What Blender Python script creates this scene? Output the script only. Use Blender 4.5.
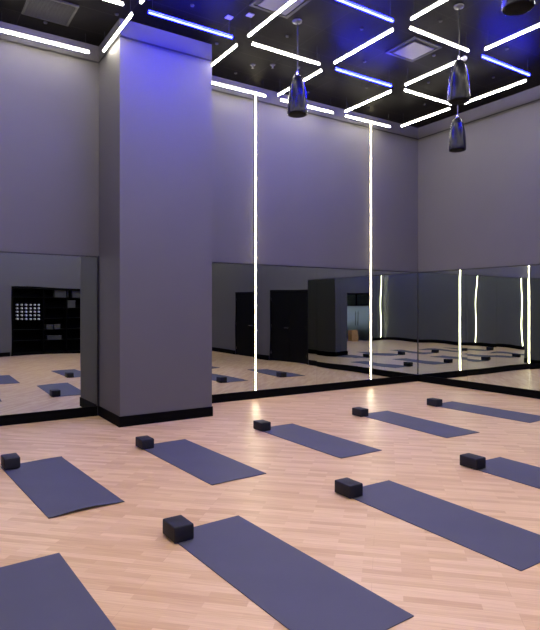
import bpy, bmesh, math, random
from mathutils import Vector, Matrix
random.seed(7)
for o in list(bpy.data.objects): bpy.data.objects.remove(o)
scene = bpy.context.scene
C = scene.collection
rad = math.radians

# ------------------------------------------------------------------ camera
F = 553.3
cam_d = bpy.data.cameras.new('camera'); cam = bpy.data.objects.new('camera', cam_d); C.objects.link(cam)
cam.location = (-9.375, -8.387, 1.64)
cam.rotation_euler = (rad(90), 0, -0.5798)
cam_d.sensor_fit = 'VERTICAL'; cam_d.sensor_height = 24.0
cam_d.lens = F / 630.0 * 24.0
cam_d.shift_y = (306.5 - 315) / 630.0
cam_d.clip_start = 0.05
scene.camera = cam

# ------------------------------------------------------------------ world, exposure
w = bpy.data.worlds.new('world'); scene.world = w; w.use_nodes = True
w.node_tree.nodes['Background'].inputs[0].default_value = (0.5, 0.52, 0.6, 1)
w.node_tree.nodes['Background'].inputs[1].default_value = 0.02
vs = scene.view_settings
vs.view_transform = 'Standard'; vs.look = 'None'; vs.gamma = 1; vs.use_curve_mapping = False
vs.exposure = 0.0
WHITE_POWER = 70.0
BLUE_POWER = 440.0
STRIP_POWER = 50.0

# room dimensions
XL, DF, H = 10.6, 11.8, 5.56
BASE = 0.145
MTOP = 2.395
PX0, PX1, PY = -6.965, -5.567, -0.985      # pillar

# ------------------------------------------------------------------ materials
def new_mat(name):
    m = bpy.data.materials.new(name); m.use_nodes = True
    nt = m.node_tree; return m, nt, nt.nodes['Principled BSDF']

def simple(name, col, rough=0.5, metal=0.0, spec=0.5, vary=0.0, scale=8.0, bump=0.0, bscale=60.0, coat=0.0):
    m, nt, b = new_mat(name)
    b.inputs['Base Color'].default_value = (*col, 1)
    b.inputs['Roughness'].default_value = rough
    b.inputs['Metallic'].default_value = metal
    b.inputs['Specular IOR Level'].default_value = spec
    b.inputs['Coat Weight'].default_value = coat
    tc = nt.nodes.new('ShaderNodeTexCoord')
    if vary > 0:
        n = nt.nodes.new('ShaderNodeTexNoise'); n.inputs['Scale'].default_value = scale; n.inputs['Detail'].default_value = 4
        r = nt.nodes.new('ShaderNodeValToRGB')
        r.color_ramp.elements[0].position = 0.3; r.color_ramp.elements[1].position = 0.7
        r.color_ramp.elements[0].color = (*[c * (1 - vary) for c in col], 1)
        r.color_ramp.elements[1].color = (*[min(1, c * (1 + vary)) for c in col], 1)
        nt.links.new(tc.outputs['Object'], n.inputs['Vector']); nt.links.new(n.outputs['Fac'], r.inputs[0])
        nt.links.new(r.outputs[0], b.inputs['Base Color'])
    if bump > 0:
        n2 = nt.nodes.new('ShaderNodeTexNoise'); n2.inputs['Scale'].default_value = bscale; n2.inputs['Detail'].default_value = 3
        bp = nt.nodes.new('ShaderNodeBump'); bp.inputs['Strength'].default_value = bump; bp.inputs['Distance'].default_value = 0.002
        nt.links.new(tc.outputs['Object'], n2.inputs['Vector']); nt.links.new(n2.outputs['Fac'], bp.inputs['Height'])
        nt.links.new(bp.outputs[0], b.inputs['Normal'])
    return m

def emit(name, col, power):
    m, nt, b = new_mat(name)
    b.inputs['Base Color'].default_value = (0.8, 0.8, 0.8, 1)
    b.inputs['Emission Color'].default_value = (*col, 1)
    b.inputs['Emission Strength'].default_value = power
    return m

M = {}
M['wall'] = simple('painted_wall', (0.092, 0.088, 0.089), 0.55, spec=0.25, vary=0.02, scale=1.5, bump=0.15, bscale=180)
M['black'] = simple('black_base', (0.002, 0.002, 0.002), 0.6, spec=0.04)
M['trim'] = simple('black_channel', (0.01, 0.01, 0.012), 0.35)
M['door'] = simple('black_door', (0.003, 0.003, 0.0035), 0.5, spec=0.06, vary=0.1)
M['chrome'] = simple('brushed_chrome', (0.7, 0.7, 0.7), 0.25, metal=1.0)
M['alu'] = simple('tube_housing', (0.05, 0.05, 0.05), 0.5)
M['cable'] = simple('grey_cable', (0.02, 0.02, 0.022), 0.5)
M['canopy'] = simple('dark_canopy', (0.05, 0.05, 0.05), 0.5)
M['canopy_white'] = simple('white_canopy', (0.3, 0.29, 0.27), 0.5)
M['speaker'] = simple('gloss_black_shell', (0.006, 0.006, 0.009), 0.26, metal=0.0, spec=0.15, coat=0.0)
M['grille'] = simple('black_grille', (0.004, 0.004, 0.004), 0.7, spec=0.15, bump=0.5, bscale=300)
M['diffuser'] = simple('air_diffuser_white', (0.10, 0.092, 0.085), 0.5)
M['vent_frame'] = simple('vent_frame_black', (0.012, 0.012, 0.012), 0.6)
M['vent_grey'] = simple('vent_grey', (0.014, 0.013, 0.012), 0.6)
M['mat'] = simple('yoga_mat_rubber', (0.056, 0.056, 0.080), 0.62, spec=0.3, vary=0.05, scale=3, bump=0.35, bscale=220)
M['block'] = simple('foam_block', (0.011, 0.011, 0.017), 0.6, spec=0.25, vary=0.1, scale=40, bump=0.3, bscale=200)
M['towel'] = simple('white_towel', (0.75, 0.75, 0.75), 0.9, bump=0.6, bscale=150)
M['greybox'] = simple('grey_box', (0.04, 0.04, 0.045), 0.7)
M['wood'] = simple('crate_wood', (0.45, 0.24, 0.09), 0.6, vary=0.3, scale=12)
M['white_light'] = emit('warm_white_diffuser', (1.0, 0.93, 0.76), WHITE_POWER)
M['white_up'] = emit('warm_white_uplight', (1.0, 0.93, 0.76), WHITE_POWER * 0.15)
M['blue_light'] = emit('blue_diffuser', (0.0017, 0.0026, 1.0), BLUE_POWER)
M['blue_up'] = emit('blue_uplight', (0.0017, 0.0026, 1.0), BLUE_POWER * 0.8)
M['strip_light'] = emit('warm_strip_diffuser', (1.0, 0.86, 0.55), STRIP_POWER)

# mirror: silvered glass with very slight waviness
m, nt, b = new_mat('mirror_glass')
b.inputs['Base Color'].default_value = (0.62, 0.69, 0.675, 1); b.inputs['Metallic'].default_value = 1; b.inputs['Roughness'].default_value = 0.0
tc = nt.nodes.new('ShaderNodeTexCoord'); n = nt.nodes.new('ShaderNodeTexNoise'); n.inputs['Scale'].default_value = 1.3; n.inputs['Detail'].default_value = 0.0
bp = nt.nodes.new('ShaderNodeBump'); bp.inputs['Strength'].default_value = 1.0; bp.inputs['Distance'].default_value = 0.0022
nt.links.new(tc.outputs['Object'], n.inputs['Vector']); nt.links.new(n.outputs['Fac'], bp.inputs['Height']); nt.links.new(bp.outputs[0], b.inputs['Normal'])
M['mirror'] = m

# floor: narrow beech strips laid diagonally
m, nt, b = new_mat('beech_strip_floor')
tc = nt.nodes.new('ShaderNodeTexCoord'); mp = nt.nodes.new('ShaderNodeMapping')
mp.inputs['Rotation'].default_value = (0, 0, rad(45))
nt.links.new(tc.outputs['Object'], mp.inputs['Vector'])
def brick(bw, rh, off, c1, c2, mort):
    k = nt.nodes.new('ShaderNodeTexBrick')
    k.offset = off; k.offset_frequency = 2; k.squash = 1
    k.inputs['Scale'].default_value = 1.0; k.inputs['Brick Width'].default_value = bw; k.inputs['Row Height'].default_value = rh
    k.inputs['Mortar Size'].default_value = mort; k.inputs['Mortar Smooth'].default_value = 0.3; k.inputs['Bias'].default_value = 0
    k.inputs['Color1'].default_value = c1; k.inputs['Color2'].default_value = c2; k.inputs['Mortar'].default_value = (0.5, 0.5, 0.5, 1)
    nt.links.new(mp.outputs[0], k.inputs['Vector']); return k
k1 = brick(0.42, 0.058, 0.43, (0.0, 0, 0, 1), (1, 1, 1, 1), 0.0)
ramp = nt.nodes.new('ShaderNodeValToRGB')
els = ramp.color_ramp.elements
els[0].position = 0.0; els[0].color = (0.520, 0.325, 0.155, 1)
els[1].position = 1.0; els[1].color = (0.665, 0.465, 0.250, 1)
e = els.new(0.5); e.color = (0.595, 0.393, 0.200, 1)
nt.links.new(k1.outputs['Color'], ramp.inputs[0])
gm = nt.nodes.new('ShaderNodeMapping'); gm.inputs['Scale'].default_value = (1.2, 26, 1)
nt.links.new(mp.outputs[0], gm.inputs['Vector'])
gn = nt.nodes.new('ShaderNodeTexNoise'); gn.inputs['Scale'].default_value = 3; gn.inputs['Detail'].default_value = 5
nt.links.new(gm.outputs[0], gn.inputs['Vector'])
gr = nt.nodes.new('ShaderNodeValToRGB'); gr.color_ramp.elements[0].position = 0.3; gr.color_ramp.elements[1].position = 0.7
gr.color_ramp.elements[0].color = (0.86, 0.82, 0.79, 1); gr.color_ramp.elements[1].color = (1.04, 1.04, 1.04, 1)
nt.links.new(gn.outputs['Fac'], gr.inputs[0])
mx = nt.nodes.new('ShaderNodeMixRGB'); mx.blend_type = 'MULTIPLY'; mx.inputs[0].default_value = 1
nt.links.new(ramp.outputs[0], mx.inputs[1]); nt.links.new(gr.outputs[0], mx.inputs[2])
k2 = brick(2.1, 0.174, 0.37, (1, 1, 1, 1), (1, 1, 1, 1), 0.0012); k2.inputs['Mortar'].default_value = (0.8, 0.76, 0.72, 1)
mx2 = nt.nodes.new('ShaderNodeMixRGB'); mx2.blend_type = 'MULTIPLY'; mx2.inputs[0].default_value = 1
nt.links.new(mx.outputs[0], mx2.inputs[1]); nt.links.new(k2.outputs['Color'], mx2.inputs[2])
nt.links.new(mx2.outputs[0], b.inputs['Base Color'])
b.inputs['Roughness'].default_value = 0.38; b.inputs['Specular IOR Level'].default_value = 0.42
M['floor'] = m

# ceiling: black lay-in tiles on a 0.61 m grid
m, nt, b = new_mat('black_ceiling_tiles')
tc = nt.nodes.new('ShaderNodeTexCoord'); mp2 = nt.nodes.new('ShaderNodeMapping')
mp2.inputs['Location'].default_value = (4.45 + 6.1, 1.0 + 12.2, 0)
nt.links.new(tc.outputs['Object'], mp2.inputs['Vector'])
kb = nt.nodes.new('ShaderNodeTexBrick'); kb.offset = 0; kb.inputs['Scale'].default_value = 1
kb.inputs['Brick Width'].default_value = 1.22; kb.inputs['Row Height'].default_value = 0.61; kb.inputs['Mortar Size'].default_value = 0.005
kb.inputs['Color1'].default_value = (0.0055, 0.005, 0.0048, 1); kb.inputs['Color2'].default_value = (0.009, 0.008, 0.0075, 1); kb.inputs['Mortar'].default_value = (0.022, 0.020, 0.018, 1)
nt.links.new(mp2.outputs[0], kb.inputs['Vector']); nt.links.new(kb.outputs['Color'], b.inputs['Base Color'])
b.inputs['Roughness'].default_value = 0.55; b.inputs['Specular IOR Level'].default_value = 0.03
M['ceiling'] = m

# smoked clear glass and frosted band glass
m, nt, b = new_mat('clear_glass')
b.inputs['Base Color'].default_value = (0.8, 0.9, 0.85, 1); b.inputs['Roughness'].default_value = 0.0
b.inputs['Transmission Weight'].default_value = 1.0; b.inputs['IOR'].default_value = 1.45
M['glass'] = m
m, nt, b = new_mat('frosted_band_glass')
b.inputs['Base Color'].default_value = (0.50, 0.60, 0.54, 1); b.inputs['Roughness'].default_value = 0.35
tc = nt.nodes.new('ShaderNodeTexCoord'); sp = nt.nodes.new('ShaderNodeSeparateXYZ'); rp = nt.nodes.new('ShaderNodeValToRGB')
nt.links.new(tc.outputs['Object'], sp.inputs[0]); nt.links.new(sp.outputs['Z'], rp.inputs[0])
rp.color_ramp.elements[0].position = 0.45; rp.color_ramp.elements[0].color = (1, 1, 1, 1)
rp.color_ramp.elements[1].position = 1.0; rp.color_ramp.elements[1].color = (0.25, 0.25, 0.25, 1)
nt.links.new(rp.outputs[0], b.inputs['Transmission Weight'])
M['frost'] = m

# ------------------------------------------------------------------ mesh helpers
def box(bm, x0, x1, y0, y1, z0, z1, bevel=0.0, seg=2):
    r = bmesh.ops.create_cube(bm, size=1)
    vsx = r['verts']
    bmesh.ops.scale(bm, vec=(abs(x1-x0), abs(y1-y0), abs(z1-z0)), verts=vsx)
    bmesh.ops.translate(bm, vec=((x0+x1)/2, (y0+y1)/2, (z0+z1)/2), verts=vsx)
    if bevel > 0:
        es = list({e for v in vsx for e in v.link_edges})
        bmesh.ops.bevel(bm, geom=es, offset=bevel, segments=seg, profile=0.5, affect='EDGES')
    return bm

def lathe(bm, prof, n=32, cx=0, cy=0):
    rings = []
    for (r, z) in prof:
        if r < 1e-6: rings.append([bm.verts.new((cx, cy, z))])
        else: rings.append([bm.verts.new((cx+r*math.cos(2*math.pi*i/n), cy+r*math.sin(2*math.pi*i/n), z)) for i in range(n)])
    for a, c in zip(rings, rings[1:]):
        if len(a) == 1 and len(c) == 1: continue
        for i in range(n):
            j = (i+1) % n
            if len(a) == 1: bm.faces.new((a[0], c[i], c[j]))
            elif len(c) == 1: bm.faces.new((a[i], a[j], c[0]))
            else: bm.faces.new((a[i], a[j], c[j], c[i]))
    return bm

def tube(bm, p, q, r, n=8):
    p = Vector(p); q = Vector(q); d = q-p
    mat = Matrix.Translation((p+q)/2) @ d.to_track_quat('Z', 'Y').to_matrix().to_4x4()
    bmesh.ops.create_cone(bm, cap_ends=True, segments=n, radius1=r, radius2=r, depth=d.length, matrix=mat)
    return bm

def obj(name, bm, mat, parent=None, smooth=False, loc=(0, 0, 0), rot=0.0):
    me = bpy.data.meshes.new(name)
    bmesh.ops.recalc_face_normals(bm, faces=bm.faces)
    bm.to_mesh(me); bm.free(); me.materials.append(mat)
    if smooth:
        for p in me.polygons: p.use_smooth = True
        try: me.set_sharp_from_angle(angle=rad(35))
        except Exception: pass
    o = bpy.data.objects.new(name, me); C.objects.link(o)
    o.location = loc; o.rotation_euler.z = rot
    if parent: o.parent = parent
    return o

def B(*a, **k): return box(bmesh.new(), *a, **k)

def tag(o, label, cat, group=None):
    o['label'] = label; o['category'] = cat
    if group: o['group'] = group
    return o

def thing(name, label, cat, loc=(0, 0, 0), rz=0, group=None):
    o = bpy.data.objects.new(name, None); C.objects.link(o); o.empty_display_size = 0.1
    o.location = loc; o.rotation_euler.z = rz
    return tag(o, label, cat, group)

def struct(name, bm, mat, parent=None):
    o = obj(name, bm, mat, parent); 
    if not parent: o['kind'] = 'structure'
    return o

def dup(root, loc, rz, label, group=None):
    r = root.copy(); C.objects.link(r); r.location = loc; r.rotation_euler.z = rz; r['label'] = label
    if group: r['group'] = group
    for ch in list(root.children):
        c = ch.copy(); C.objects.link(c); c.parent = r
        for g in list(ch.children):
            d = g.copy(); C.objects.link(d); d.parent = c
    return r

# ------------------------------------------------------------------ the room
T = 0.15
struct('floor', B(-XL-T, T, -DF-1.6, T, -0.1, 0.0), M['floor'])
struct('ceiling', B(-XL-T, T, -DF-1.6, T, H, H+0.1), M['ceiling'])
struct('wall_back', B(-XL-T, T, 0.0, T, 0, H), M['wall'])
struct('wall_left', B(-XL-T, -XL, -DF-T, 0, 0, H), M['wall'])
# right wall with two door openings
D1 = (-5.93, -3.99); D2 = (-8.05, -6.87); DH = 2.12
bm = bmesh.new()
for a, c, z0 in ((-DF-T, D2[0], 0), (D2[0], D2[1], DH), (D2[1], D1[0], 0), (D1[0], D1[1], DH), (D1[1], 0, 0)):
    box(bm, 0, T, a, c, z0, H)
struct('wall_right', bm, M['wall'])
# front wall with storage recess and glazed doorway
SX = (-6.18, -3.6); SH = 2.27
GX = (-9.9, -8.0); GH = 2.28
bm = bmesh.new()
for a, c, z0 in ((-XL-T, GX[0], 0), (GX[0], GX[1], GH), (GX[1], SX[0], 0), (SX[0], SX[1], SH), (SX[1], T, 0)):
    box(bm, a, c, -DF-T, -DF, z0, H)
struct('wall_front', bm, M['wall'])
# spaces behind the two openings
bm = bmesh.new()
box(bm, -XL, T, -DF-1.55, -DF-1.5, 0, 2.6); box(bm, GX[0]-0.4, GX[0]-0.35, -DF-1.5, -DF-T, 0, 2.6)
box(bm, GX[1]+0.35, GX[1]+0.4, -DF-1.5, -DF-T, 0, 2.6); box(bm, GX[0]-0.4, GX[1]+0.4, -DF-1.5, -DF-T, 2.55, 2.6)
struct('wall_corridor', bm, simple('corridor_paint', (0.35, 0.40, 0.36), 0.7))
struct('wall_partition', B(-2.95, -2.45, -7.9, -5.75, 0, H), M['wall'])
struct('baseboard_partition', B(-2.95-0.025, -2.45+0.025, -7.925, -5.725, 0, BASE), M['black'])
struct('wall_pillar', B(PX0, PX1, PY, 0.0, 0, H), M['wall'])

# baseboards
bt = 0.025
struct('baseboard_back', box(box(bmesh.new(), -XL, PX0-bt, -bt, 0, 0, BASE), PX1+bt, 0, -bt, 0, 0, BASE), M['black'])
bm = bmesh.new()
for a, c in ((-DF, D2[0]-0.05), (D2[1]+0.05, D1[0]-0.05), (D1[1]+0.05, -bt)): box(bm, -bt, 0, a, c, 0, BASE)
struct('baseboard_right', bm, M['black'])
struct('baseboard_left', B(-XL, -XL+bt, -DF+bt, -bt, 0, BASE), M['black'])
bm = bmesh.new()
for a, c in ((-XL+bt, GX[0]-0.05), (GX[1]+0.05, SX[0]-0.04), (SX[1]+0.04, -bt)): box(bm, a, c, -DF, -DF+bt, 0, BASE)
struct('baseboard_front', bm, M['black'])
bm = bmesh.new()
bt = 0.012
box(bm, PX0-bt, PX1+bt, PY-bt, PY, 0, BASE); box(bm, PX0-bt, PX0, PY, 0, 0, BASE); box(bm, PX1, PX1+bt, PY, 0, 0, BASE)
struct('baseboard_pillar', bm, M['black'])

# tube shadow painted as a thin dark strip near the top of every wall
g = 0.003; M['shadow_line'] = simple('tube_shadow_paint', (0.040, 0.038, 0.044), 0.7, spec=0.1)
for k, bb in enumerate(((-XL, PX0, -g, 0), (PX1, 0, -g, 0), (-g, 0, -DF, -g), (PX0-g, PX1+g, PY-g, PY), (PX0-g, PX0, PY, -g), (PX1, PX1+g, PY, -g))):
    struct('trim_%d' % (k+5), B(*bb, 5.300, 5.325), M['shadow_line'])

# doors in the right wall
def leaf(name, y0, y1, handle_y, root, hinges_y):
    d = obj(name, B(0.0, 0.045, y0, y1, 0.008, DH-0.05, bevel=0.002), M['door'], root)
    if handle_y is not None:
        hb = bmesh.new(); tube(hb, (0.0, handle_y, 1.02), (-0.012, handle_y, 1.02), 0.028, 20); tube(hb, (-0.012, handle_y, 1.02), (-0.055, handle_y, 1.02), 0.01, 12)
        s = 1 if hinges_y > handle_y else -1
        tube(hb, (-0.05, handle_y, 1.02), (-0.05, handle_y+0.12*s, 1.02), 0.010, 12)
        obj('door_handle', hb, M['chrome'], d, True)
    for z in (0.25, 1.05, 1.85):
        obj('hinge', tube(bmesh.new(), (-0.008, hinges_y, z-0.05), (-0.008, hinges_y, z+0.05), 0.008, 10), M['chrome'], d, True)
def door(name, y0, y1, double):
    bm = bmesh.new(); f = 0.05
    box(bm, -0.02, T, y0, y0+f, 0, DH); box(bm, -0.02, T, y1-f, y1, 0, DH); box(bm, -0.02, T, y0+f, y1-f, DH-f, DH)
    fr = struct(name, bm, M['door'])
    if double:
        mid = (y0+y1)/2 + 0.02
        leaf('door_leaf', y0+f+0.003, mid-0.003, mid-0.07, fr, y0+f+0.01)
        leaf('door_leaf', mid+0.003, y1-f-0.003, None, fr, y1-f-0.01)
    else:
        leaf('door_leaf', y0+f+0.003, y1-f-0.003, y1-f-0.08, fr, y0+f+0.01)
    return fr
door('door_1', *D1, True)
door('door_2', *D2, False)

# glazed black-framed doorway in the front wall (seen only in the mirrors)
fr_bm = bmesh.new(); y0, y1 = -DF-0.08, -DF+0.02; fx = 0.06
box(fr_bm, GX[0], GX[0]+fx, y0, y1, 0, GH); box(fr_bm, GX[1]-fx, GX[1], y0, y1, 0, GH); box(fr_bm, GX[0]+fx, GX[1]-fx, y0, y1, GH-0.09, GH)
gm0 = (GX[0]+GX[1])/2
box(fr_bm, GX[0]+fx, GX[1]-fx, y0, y1, 1.62, 1.66); box(fr_bm, gm0-0.02, gm0+0.02, y0, y1, 1.66, GH-0.09)
d3 = struct('door_3', fr_bm, M['door'])
for a, c, hx in ((GX[0]+fx+0.004, gm0-0.003, gm0-0.1), (gm0+0.003, GX[1]-fx-0.004, gm0+0.1)):
    lf = obj('glass_leaf', B(a, c, -DF-0.045, -DF-0.033, 0.01, 1.615), M['frost'], d3)
    hb = bmesh.new(); tube(hb, (hx, -DF+0.02, 0.75), (hx, -DF+0.02, 1.35), 0.014, 12)
    for z in (0.82, 1.28): tube(hb, (hx, -DF-0.034, z), (hx, -DF+0.02, z), 0.009, 10)
    obj('pull_handle', hb, M['door'], lf, True)
    obj('transom_pane', B(a+0.02, c-0.02, -DF-0.045, -DF-0.037, 1.662, GH-0.092), M['glass'], d3)

# ------------------------------------------------------------------ storage recess with shelves
st = thing('storage_cabinet', 'wide black storage unit of open shelves recessed in wall, seen in left mirror', 'shelving', ((SX[0]+SX[1])/2, -DF, 0))
W2 = (SX[1]-SX[0])/2 - 0.002; dp = 0.55
bm = bmesh.new()
box(bm, -W2, W2, -dp, -dp+0.02, 0, SH-0.002); box(bm, -W2, -W2+0.05, -dp+0.02, 0.02, 0, SH-0.002); box(bm, W2-0.05, W2, -dp+0.02, 0.02, 0, SH-0.002)
box(bm, -W2+0.05, W2-0.05, -dp+0.02, 0.02, SH-0.07, SH-0.002); box(bm, -W2+0.05, W2-0.05, -dp+0.02, 0.02, 0, 0.08)
obj('carcass', bm, M['black'], st)
divs = [-W2+0.05, -0.30, 0.52, W2-0.05]
for x in divs[1:-1]: obj('divider', B(x-0.012, x+0.012, -dp+0.02, -0.01, 0.08, SH-0.07), M['black'], st)
shelf_z = [0.08, 0.55, 0.98, 1.20, 1.32, 1.44, 1.56, 1.68, 1.80]
for i in range(3):
    for z in ([0.5, 0.85, 1.15, 1.92] if i == 0 else [0.5, 0.85, 1.20, 1.55, 1.92]):
        obj('shelf', B(divs[i]+0.012, divs[i+1]-0.012, -dp+0.02, -0.02, z-0.012, z+0.008), M['black'], st)
# rolled white towels, five rows of six, in a small cubby rack
rackx0, rackz0 = SX[0]+0.13, 1.158
tb = thing('cubby_rack', 'small black cubby rack holding rows of rolled white towels', 'rack', (rackx0, -DF-0.02, rackz0))
rw, rh = 0.130, 0.118
for i in range(7): obj('upright', B(i*rw-0.004, i*rw+0.004, -0.3, -0.03, 0, 5*rh), M['black'], tb)
for i in range(6): obj('cubby_shelf', B(0, 6*rw, -0.3, -0.03, i*rh-0.003 if i else 0, i*rh+0.003), M['black'], tb)
names_row = ['bottom', 'second', 'third', 'fourth', 'top']
names_col = ['first', 'second', 'third', 'fourth', 'fifth', 'sixth']
tw0 = None
for ri in range(5):
    for ci in range(6):
        if tw0 is None:
            bm = bmesh.new(); prof = [(0, -0.1), (0.022, -0.1), (0.030, -0.085), (0.030, 0.085), (0.022, 0.1), (0, 0.1)]
            lathe(bm, prof, 16); bmesh.ops.rotate(bm, matrix=Matrix.Rotation(rad(90), 3, 'X'), verts=bm.verts)
            o = tw0 = obj('rolled_towel', bm, M['towel'], None, True)
        else:
            o = tw0.copy(); C.objects.link(o)
        o.location = (rackx0 + (ci+0.5)*rw, -DF-0.155, rackz0+ri*rh+0.003+0.031)
        tag(o, 'white rolled towel in cubby rack, %s row from below, %s from the rack end' % (names_row[ri], names_col[ci]), 'towel', 'rolled white towels on the storage shelves')
tg = None
for lab, x, z, w_, h_ in (('tall grey carton on the top shelf of the black storage unit', -4.55, 1.93, 0.5, 0.26), ('second grey carton on the top shelf, at its far end', -3.95, 1.93, 0.4, 0.26),
                          ('square grey box on the upper right shelf of the storage unit', -4.2, 1.56, 0.3, 0.27),
                          ('small grey box below the towel rows of the storage unit', -4.98, 0.86, 0.22, 0.15), ('small grey box beside another in the middle of the storage unit', -4.70, 0.86, 0.22, 0.15),
                          ('low grey box on the lowest shelf of the storage unit', -4.8, 0.51, 0.5, 0.14)):
    b0 = thing('storage_box', lab, 'box', (x, -DF-0.25, z+0.0), 0, 'grey boxes on the storage shelves')
    obj('box_body', B(-w_/2, w_/2, -0.15, 0.15, 0, h_*0.8, bevel=0.004), M['greybox'], b0)
    obj('lid', B(-w_/2-0.005, w_/2+0.005, -0.155, 0.155, h_*0.8, h_, bevel=0.004), M['greybox'], b0)

# wooden crates on the floor by the glazed doorway
def crate(label, x, y, z, rz):
    t = thing('wooden_crate', label, 'crate', (x, y, z), rz, 'stacked wooden crates')
    cw, cd, ch = 0.5, 0.34, 0.28
    for i in range(3):
        z0 = 0.0 + i*0.098
        for sy in (-1, 1):
            obj('side_slat', B(-cw/2, cw/2, sy*cd/2-0.006, sy*cd/2+0.006, z0, z0+0.08), M['wood'], t)
        for sx in (-1, 1):
            obj('end_slat', B(sx*(cw/2-0.006)-0.006, sx*(cw/2-0.006)+0.006, -cd/2+0.006, cd/2-0.006, z0, z0+0.08), M['wood'], t)
    obj('crate_bottom', B(-cw/2+0.012, cw/2-0.012, -cd/2+0.006, cd/2-0.006, 0.0, 0.012), M['wood'], t)
    for sx in (-1, 1):
        for sy in (-1, 1):
            obj('corner_post', B(sx*(cw/2-0.027)-0.015, sx*(cw/2-0.027)+0.015, sy*(cd/2-0.021)-0.015, sy*(cd/2-0.021)+0.015, 0.012, ch), M['wood'], t)
crate('wooden slat crate on the floor beside the glazed doorway, lower of two', -8.40, -DF+0.3, 0.0, 0.0)
crate('wooden slat crate stacked on another beside the glazed doorway', -8.38, -DF+0.3, 0.281, 0.06)

# ------------------------------------------------------------------ mirrors
def mirror(label, wall, a, c, rz=0.0, lift=0.0):
    """panel from a to c along the wall"""
    g = 0.0015; L = c-a-2*g; h = MTOP-BASE-0.018
    t = thing('wall_mirror', label, 'mirror', (0, 0, 0), 0, 'mirror panels along the studio walls')
    if wall == 'back': t.location = (c-g, -0.004-lift, BASE); t.rotation_euler.z = math.pi+rz
    else: t.location = (-0.004, a+g, BASE); t.rotation_euler.z = math.pi/2+rz
    # local +x runs along the wall, local +y faces into the room
    bm = bmesh.new(); n = 1
    box(bm, 0, L, 0.0, 0.006, 0.002, h)
    obj('mirror_glass', bm, M['mirror'], t)
    obj('top_channel', B(0, L, -0.0005, 0.014, h, h+0.020), M['trim'], t)
    return t
# left of the pillar
mirror('wall mirror panel left of the pillar, touching its base', 'back', -8.42, PX0-0.032, rz=rad(0.7))
t = mirror('wall mirror panel at far left end of back wall, outside the frame', 'back', -XL+0.03, -8.425)
xs = [PX1+0.012, -4.22-0.0, -2.815, -1.41, -0.012]
labs = ['wall mirror panel just right of the pillar on the back wall', 'back wall mirror panel between the two glowing vertical strips, nearer the pillar',
        'back wall mirror panel behind the right glowing vertical strip', 'back wall mirror panel ending in the room corner']
for a, c, l in zip(xs, xs[1:], labs): mirror(l, 'back', a, c)
ys = [-0.012, -1.29, -2.62, -3.97]
labs = ['right wall mirror panel ending in the room corner', 'right wall mirror panel second from the room corner', 'right wall mirror panel beside the black double door, third from the room corner']
for a, c, l in zip(ys, ys[1:], labs): mirror(l, 'right', c, a)
# black edge trims
struct('trim_1', B(PX0-0.03, PX0, -0.03, 0, BASE, MTOP+0.002), M['trim'])
struct('trim_2', B(PX1, PX1+0.011, -0.012, 0, BASE, MTOP+0.002), M['trim'])
struct('trim_3', B(-0.02, 0, -0.02, 0, BASE, MTOP+0.002), M['trim'])
struct('trim_4', B(-0.012, 0, D1[1]+0.005, -3.972, BASE, MTOP+0.002), M['trim'])

# ------------------------------------------------------------------ vertical light strips
def vstrip(label, loc, rz, z0=0.15):
    t = thing('vertical_light_strip', label, 'light strip', (loc[0], loc[1], z0), rz, 'vertical light strips on the walls')
    hh = 5.46-z0
    # local -y faces into the room
    bm = bmesh.new(); box(bm, -0.013, 0.013, -0.008, 0, 0, hh)
    obj('channel', bm, M['alu'], t)
    bm = bmesh.new(); pts = [(-0.0095, -0.008)] + [(0.0095*math.cos(a), -0.008+0.0095*math.sin(a)) for a in [math.pi+k*math.pi/6 for k in range(1, 6)]] + [(0.0095, -0.008)]
    lo = [bm.verts.new((x, y, 0.004)) for x, y in pts]; hi = [bm.verts.new((x, y, hh-0.004)) for x, y in pts]
    for i in range(len(pts)):
        j = (i+1) % len(pts); bm.faces.new((lo[i], lo[j], hi[j], hi[i]))
    bm.faces.new(lo); bm.faces.new(hi)
    obj('light_diffuser', bm, M['strip_light'], t)
OFF = 0.0105
vstrip('glowing vertical light strip on back wall nearer the pillar', (-4.20, -OFF-0.004, 0), 0)
vstrip('glowing vertical light strip on back wall nearer the room corner', (-1.425, -OFF-0.004, 0), 0)
vstrip('glowing vertical strip on the left wall behind the camera, nearer the pillar', (-XL, -4.22, 0), math.pi/2)
vstrip('glowing vertical strip on the left wall behind the camera, farther from the pillar', (-XL, -6.3, 0), math.pi/2)
vstrip('glowing vertical strip on the front wall beside the glazed doorway, seen only in mirrors', (-10.45, -DF, 0), math.pi)

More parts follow.
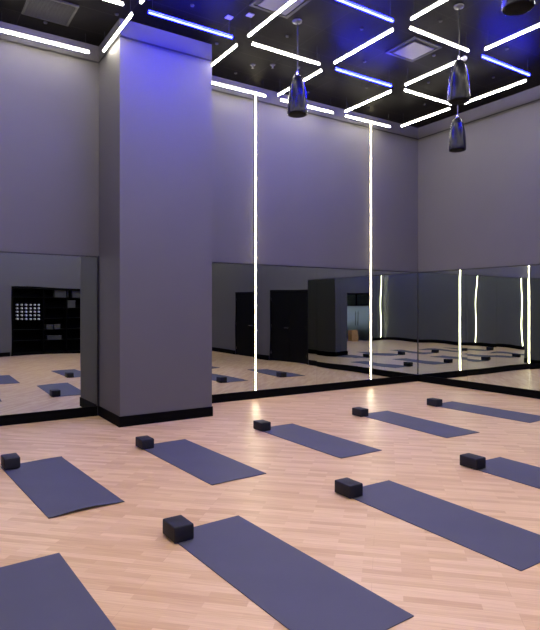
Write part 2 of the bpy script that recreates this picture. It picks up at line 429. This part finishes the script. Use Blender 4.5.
# ------------------------------------------------------------------ ceiling light tubes
ZT = 5.30; S = 1.507; X2 = -1.005; Y0 = -0.31; LEN = 1.19
def half_tube(z0, r, up, L):
    bm = bmesh.new(); n = 8; ends = []
    for x in (-L/2, L/2):
        ends.append([bm.verts.new((x, r*math.cos(k*math.pi/n), z0 + (1 if up else -1)*r*math.sin(k*math.pi/n))) for k in range(n+1)])
    a, c = ends
    for i in range(n): bm.faces.new((a[i], a[i+1], c[i+1], c[i]))
    bm.faces.new((a[0], a[n], c[n], c[0])); bm.faces.new(a); bm.faces.new(c)
    return bm
def make_tube(blue, label, both):
    t = thing('light_tube', label, 'light tube', (0, 0, ZT), 0, 'suspended ceiling light tubes')
    obj('housing', B(-LEN/2, LEN/2, -0.018, 0.018, -0.006, 0.006), M['alu'], t)
    obj('lower_diffuser', half_tube(-0.006, 0.016, False, LEN-0.01), M['blue_light' if blue else 'white_light'], t, True)
    obj('upper_diffuser', half_tube(0.006, 0.014, True, LEN-0.01), M['blue_up' if blue else 'white_up'], t, True)
    for k, sx in enumerate((-1, 1)):
        x = sx*(LEN/2-0.05)
        obj('suspension_cable', tube(bmesh.new(), (x, 0, 0.006), (x, 0, H-ZT-0.012), 0.0022, 6), M['cable'], t)
        if k == both or both == 2:
            obj('canopy', B(x-0.045, x+0.045, -0.045, 0.045, H-ZT-0.014, H-ZT, bevel=0.004), M['canopy_white'], t)
        else:
            obj('canopy', lathe(bmesh.new(), [(0, H-ZT-0.018), (0.022, H-ZT-0.018), (0.025, H-ZT-0.012), (0.025, H-ZT), (0, H-ZT)], 16), M['canopy'], t, True)
    return t
protos = {}
labels_used = {}
ordn = {}
inview = {   # (kind, i, j): label    kind x = parallel to the back wall, starting at column i on row j; y = towards the camera from row j on column i
 ('x', -3, 0): 'white ceiling tube along back wall, at far left of the photo',
 ('y', -2, 0): 'white ceiling tube running past the left side of the pillar top',
 ('x', -3, 1): 'white ceiling tube cut by the top edge above the left wall mirror',
 ('y', -2, 1): 'short visible end of white ceiling tube between far-left tube and blue tube over the pillar',
 ('x', -2, 1): 'blue ceiling tube glowing in front of the pillar top',
 ('y', -1, 0): 'white ceiling tube half hidden by the right edge of the pillar',
 ('y', -1, 1): 'white ceiling tube below the left air diffuser, running to the top edge',
 ('x', -1, 1): 'white ceiling tube passing behind the cable of the left hanging speaker',
 ('x', -2, 0): 'white ceiling tube beside the back wall hidden mostly by the pillar',
 ('x', -1, 0): 'white ceiling tube close to back wall right behind the left hanging speaker',
 ('y', 0, 0): 'white ceiling tube behind the upper body of the left hanging speaker',
 ('x', -1, 2): 'blue ceiling tube running off the top edge, centre of photo',
 ('y', 0, 1): 'white ceiling tube between the two central blue tubes',
 ('x', 0, 1): 'blue ceiling tube in the middle, left of the nearer right speaker',
 ('y', 1, 0): 'white ceiling tube reaching towards the back wall from the middle blue tube',
 ('x', 0, 0): 'white ceiling tube close to the back wall crossing the right vertical strip',
 ('y', 0, 2): 'white ceiling tube running off the top edge just right of the centre blue tube',
 ('x', 0, 2): 'white ceiling tube right of the square air diffuser, ending at the hanging speaker cable',
 ('y', 1, 1): 'white ceiling tube ending at the hanging speaker, below the square air diffuser',
 ('x', 1, 1): 'white ceiling tube ending behind the lower body of the nearer right speaker',
 ('y', 2, 0): 'white ceiling tube nearest the far room corner, parallel to the right wall',
 ('y', 1, 2): 'white ceiling tube running off the right edge below the cropped speaker',
 ('x', 1, 2): 'blue ceiling tube at the right edge of the photo',
 ('y', 2, 1): 'white ceiling tube parallel to the right wall, right of the speakers',
}
blue_set = {('x', -2, 1), ('x', -1, 2), ('x', 0, 1), ('x', 1, 2), ('x', -2, 2), ('x', -4, 1), ('x', -3, 7), ('x', -1, 7), ('x', -4, 7), ('y', -4, 6)}
white_canopy = {('y', -1, 1): 0, ('x', -2, 1): 1}
def place_tube(kind, i, j):
    x = X2-(2-i)*S; y = Y0-j*S
    key = (kind, i, j); blue = key in blue_set
    both = white_canopy.get(key, 5)
    lab = inview.get(key)
    if lab is None:
        lab = ('blue' if blue else 'white') + ' suspended light tube of the ceiling grid behind or above the camera, outside the photo'
    loc = (x+S/2, y, ZT) if kind == 'x' else (x, y-S/2, ZT)
    rz = 0 if kind == 'x' else -math.pi/2
    pk = (blue, both)
    if pk not in protos:
        protos[pk] = make_tube(blue, lab, both); t = protos[pk]; t.location = loc; t.rotation_euler.z = rz
    else: t = dup(protos[pk], loc, rz, lab)
    return t
for j in range(0, 8):
    for i in range(-4, 3):
        if i < 2: place_tube('x', i, j)
        if j < 7: place_tube('y', i, j)

# ------------------------------------------------------------------ hanging speakers
def make_speaker(label, loc, zbot, ball=False):
    t = thing('hanging_speaker', label, 'speaker', (loc[0], loc[1], zbot), 0, 'cone shaped hanging speakers')
    hh = 0.56
    prof = [(0, 0.02), (0.118, 0.02), (0.128, 0.012), (0.136, 0.016), (0.139, 0.03), (0.139, 0.09), (0.134, 0.2), (0.124, 0.3), (0.110, 0.38), (0.094, 0.445)]
    obj('shell', lathe(bmesh.new(), prof, 48), M['speaker'], t, True)
    prof = [(0.090, 0.445), (0.0925, 0.449), (0.084, 0.48), (0.066, 0.52), (0.044, 0.545), (0.018, 0.556), (0, 0.558)]
    obj('top_cap', lathe(bmesh.new(), [(0, 0.445)]+prof, 48), M['speaker'], t, True)
    obj('grille', lathe(bmesh.new(), [(0, 0.004), (0.06, 0.003), (0.11, 0.006), (0.122, 0.012), (0.122, 0.0195), (0, 0.0195)], 48), M['grille'], t, True)
    bm = bmesh.new(); lathe(bm, [(0, 0.558), (0.02, 0.558), (0.02, 0.575), (0.010, 0.582), (0.009, 0.60), (0, 0.60)], 20)
    obj('hanger', bm, M['chrome'], t, True)
    bm = bmesh.new(); tube(bm, (0, 0, 0.60), (0, 0, H-zbot-0.03), 0.004, 8); tube(bm, (0.014, 0, 0.556), (0.012, 0, H-zbot-0.03), 0.0035, 8)
    obj('suspension_cable', bm, M['cable'], t, True)
    obj('canopy', lathe(bmesh.new(), [(0, H-zbot-0.035), (0.03, H-zbot-0.035), (0.062, H-zbot-0.02), (0.066, H-zbot), (0, H-zbot)], 24), M['canopy'], t, True)
    if ball:
        bm = bmesh.new(); bmesh.ops.create_uvsphere(bm, u_segments=16, v_segments=10, radius=0.034); bmesh.ops.translate(bm, vec=(0.060, -0.04, 0.575), verts=bm.verts)
        tube(bm, (0.014, -0.01, 0.57), (0.060, -0.04, 0.575), 0.006, 8)
        obj('cable_clamp', bm, M['ball'], t, True)
    return t
M['ball'] = simple('pale_clamp', (0.8, 0.78, 0.75), 0.3, metal=0.3)
make_speaker('glossy black hanging speaker in front of the back wall, leftmost', (-4.90, -2.24), 4.26)
make_speaker('glossy black hanging speaker with a pale round clamp, directly above another in the photo', (-3.36, -3.70), 4.30, True)
make_speaker('small looking black hanging speaker against the right wall, below another', (-1.77, -2.43), 4.21)
make_speaker('black hanging speaker cropped by the top edge of the photo, only its underside showing', (-4.74, -5.42), 4.33)

# ------------------------------------------------------------------ ceiling fittings
def diffuser(label, x0, y0):
    t = thing('air_diffuser', label, 'air vent', (x0+0.305, y0+0.305, H), 0, 'square air diffusers in the ceiling')
    bm = bmesh.new(); o_, i_ = 0.300, 0.255
    for a in ((-o_, o_, -o_, -i_), (-o_, o_, i_, o_), (-o_, -i_, -i_, i_), (i_, o_, -i_, i_)): box(bm, *a, -0.014, 0)
    obj('frame', bm, M['vent_frame'], t)
    obj('backing', B(-i_, i_, -i_, i_, -0.003, 0), M['vent_frame'], t)
    obj('plaque', B(-0.215, 0.215, -0.215, 0.215, -0.030, -0.018, bevel=0.004), M['diffuser'], t)
    for sx in (-1, 1):
        for sy in (-1, 1): obj('bracket', B(sx*0.18-0.008, sx*0.18+0.008, sy*0.18-0.008, sy*0.18+0.008, -0.018, -0.003), M['vent_frame'], t)
diffuser('square grey air diffuser in a black frame, in the middle of the black ceiling', -3.23, -2.83)
diffuser('square pale air diffuser partly behind a white tube, above the left hanging speaker', -5.67, -2.83)
rg = thing('return_grille', 'dark grey square slatted ceiling grille near the top left corner of the photo', 'air vent', (-7.805, -0.695, H))
bm = bmesh.new()
for a in ((-0.3, 0.3, -0.3, -0.27), (-0.3, 0.3, 0.27, 0.3), (-0.3, -0.27, -0.27, 0.27), (0.27, 0.3, -0.27, 0.27)): box(bm, *a, -0.02, 0)
obj('frame', bm, M['vent_grey'], rg)
bm = bmesh.new()
for k in range(18): box(bm, -0.27, 0.27, -0.262+k*0.03, -0.246+k*0.03, -0.015, -0.003)
obj('slat_panel', bm, M['vent_grey'], rg)
def sprinkler(label, x, y):
    t = thing('sprinkler', label, 'sprinkler', (x, y, H), 0, 'small sprinklers in the ceiling')
    obj('escutcheon', lathe(bmesh.new(), [(0, 0), (0.045, 0), (0.04, -0.008), (0.02, -0.012), (0, -0.012)], 20), M['canopy'], t, True)
    obj('sprinkler_head', lathe(bmesh.new(), [(0, -0.012), (0.012, -0.012), (0.012, -0.03), (0.006, -0.045), (0.024, -0.05), (0.024, -0.053), (0, -0.053)], 16), M['canopy'], t, True)
def at_ceiling(x, y): return x, y
sprinkler('small black sprinkler in the ceiling, left of a pair by the back wall', -4.69, -0.72)
sprinkler('small black sprinkler in the ceiling, right of a pair by the back wall', -4.42, -0.90)

# ------------------------------------------------------------------ yoga mats and blocks
MW, ML, MT = 0.61, 1.73, 0.006
def make_mat(seed, wave):
    rnd = random.Random(seed); bm = bmesh.new(); nx, ny = 10, 34
    ph = rnd.random()*6
    def zf(u, v):       # u across 0..1, v along 0..1
        e = max(0, (v-0.93)/0.07); s = max(0, (0.05-v)/0.05)
        return wave*(e*e*(0.55+0.45*math.sin(u*6.0+ph)) + 0.35*s*s*(0.5+0.5*math.sin(u*5+ph*2)))
    top = [[bm.verts.new((u/nx*MW, -v/ny*ML, MT+zf(u/nx, v/ny))) for u in range(nx+1)] for v in range(ny+1)]
    bot = [[bm.verts.new((u/nx*MW, -v/ny*ML, 0.0008+zf(u/nx, v/ny))) for u in range(nx+1)] for v in range(ny+1)]
    for v in range(ny):
        for u in range(nx):
            bm.faces.new((top[v][u], top[v+1][u], top[v+1][u+1], top[v][u+1])); bm.faces.new((bot[v][u], bot[v][u+1], bot[v+1][u+1], bot[v+1][u]))
    for v in range(ny):
        bm.faces.new((top[v][0], bot[v][0], bot[v+1][0], top[v+1][0])); bm.faces.new((top[v][nx], top[v+1][nx], bot[v+1][nx], bot[v][nx]))
    for u in range(nx):
        bm.faces.new((top[0][u], top[0][u+1], bot[0][u+1], bot[0][u])); bm.faces.new((top[ny][u], bot[ny][u], bot[ny][u+1], top[ny][u+1]))
    return obj('yoga_mat', bm, M['mat'], None, True)
def block_mesh():
    return B(-0.075, 0.075, -0.105, 0.105, 0, 0.110, bevel=0.010, seg=3)
mats = [  # x, y, angle, wave, label of mat, label of block
 (-8.583, -2.156, 0.069, 0.022, 'dark blue yoga mat with a slightly lifted near edge, below the left mirror', 'black foam yoga block at the left edge of the photo'),
 (-7.820, -4.655, 0.043, 0.001, 'large dark blue yoga mat in the foreground, running off the bottom edge', 'black foam yoga block on the mat nearest the bottom centre, the largest looking'),
 (-7.124, -2.131, 0.046, 0.005, 'dark blue yoga mat in front of the pillar', 'dark grey foam yoga block in front of the pillar'),
 (-5.487, -2.094, 0.009, 0.003, 'dark blue yoga mat in front of the left glowing vertical strip', 'black foam yoga block below the left glowing vertical strip'),
 (-3.684, -2.105, -0.046, 0.002, 'dark blue yoga mat in the back row in front of the right glowing vertical strip', 'black foam yoga block below the right glowing vertical strip'),
 (-2.125, -2.151, 0.041, 0.002, 'thin looking dark blue yoga mat farthest back, nearest the room corner', 'black foam yoga block farthest back, nearest the room corner'),
 (-6.197, -4.644, -0.001, 0.001, 'long dark blue yoga mat at lower right, fully shown but for one corner', 'black foam yoga block at the head of the long mat at lower right'),
 (-4.599, -4.708, -0.030, 0.001, 'dark blue yoga mat running off the right edge, behind the long lower right mat', 'black foam yoga block nearest the right edge of the photo'),
 (-9.143, -4.571, 0.039, 0.001, 'dark blue yoga mat cropped by the bottom left corner of the photo', 'black foam yoga block just left of the photo on the corner mat'),
 (-3.02, -4.70, 0.01, 0.001, 'dark blue yoga mat right of the photo, seen only in the corner mirrors', 'black foam yoga block right of the photo, seen only in the corner mirrors'),
]
blk0 = None
for k, (x, y, a, wv, l1, l2) in enumerate(mats):
    mt = make_mat(k, wv); mt.location = (x, y, 0); mt.rotation_euler.z = a
    tag(mt, l1, 'yoga mat', 'yoga mats on the studio floor')
    if blk0 is None: blk = blk0 = obj('yoga_block', block_mesh(), M['block'], None, True)
    else: blk = blk0.copy(); C.objects.link(blk)
    c, s = math.cos(a), math.sin(a); lx, ly = 0.048 + {0: 0.028, 4: -0.062, 5: -0.03, 6: -0.015}.get(k, 0), -0.088
    blk.location = (x+lx*c-ly*s, y+lx*s+ly*c, MT + (0.001 if wv < 0.004 else 0.35*wv+0.0005))
    blk.rotation_euler.z = a*0.4
    tag(blk, l2, 'yoga block', 'foam yoga blocks on the mats')
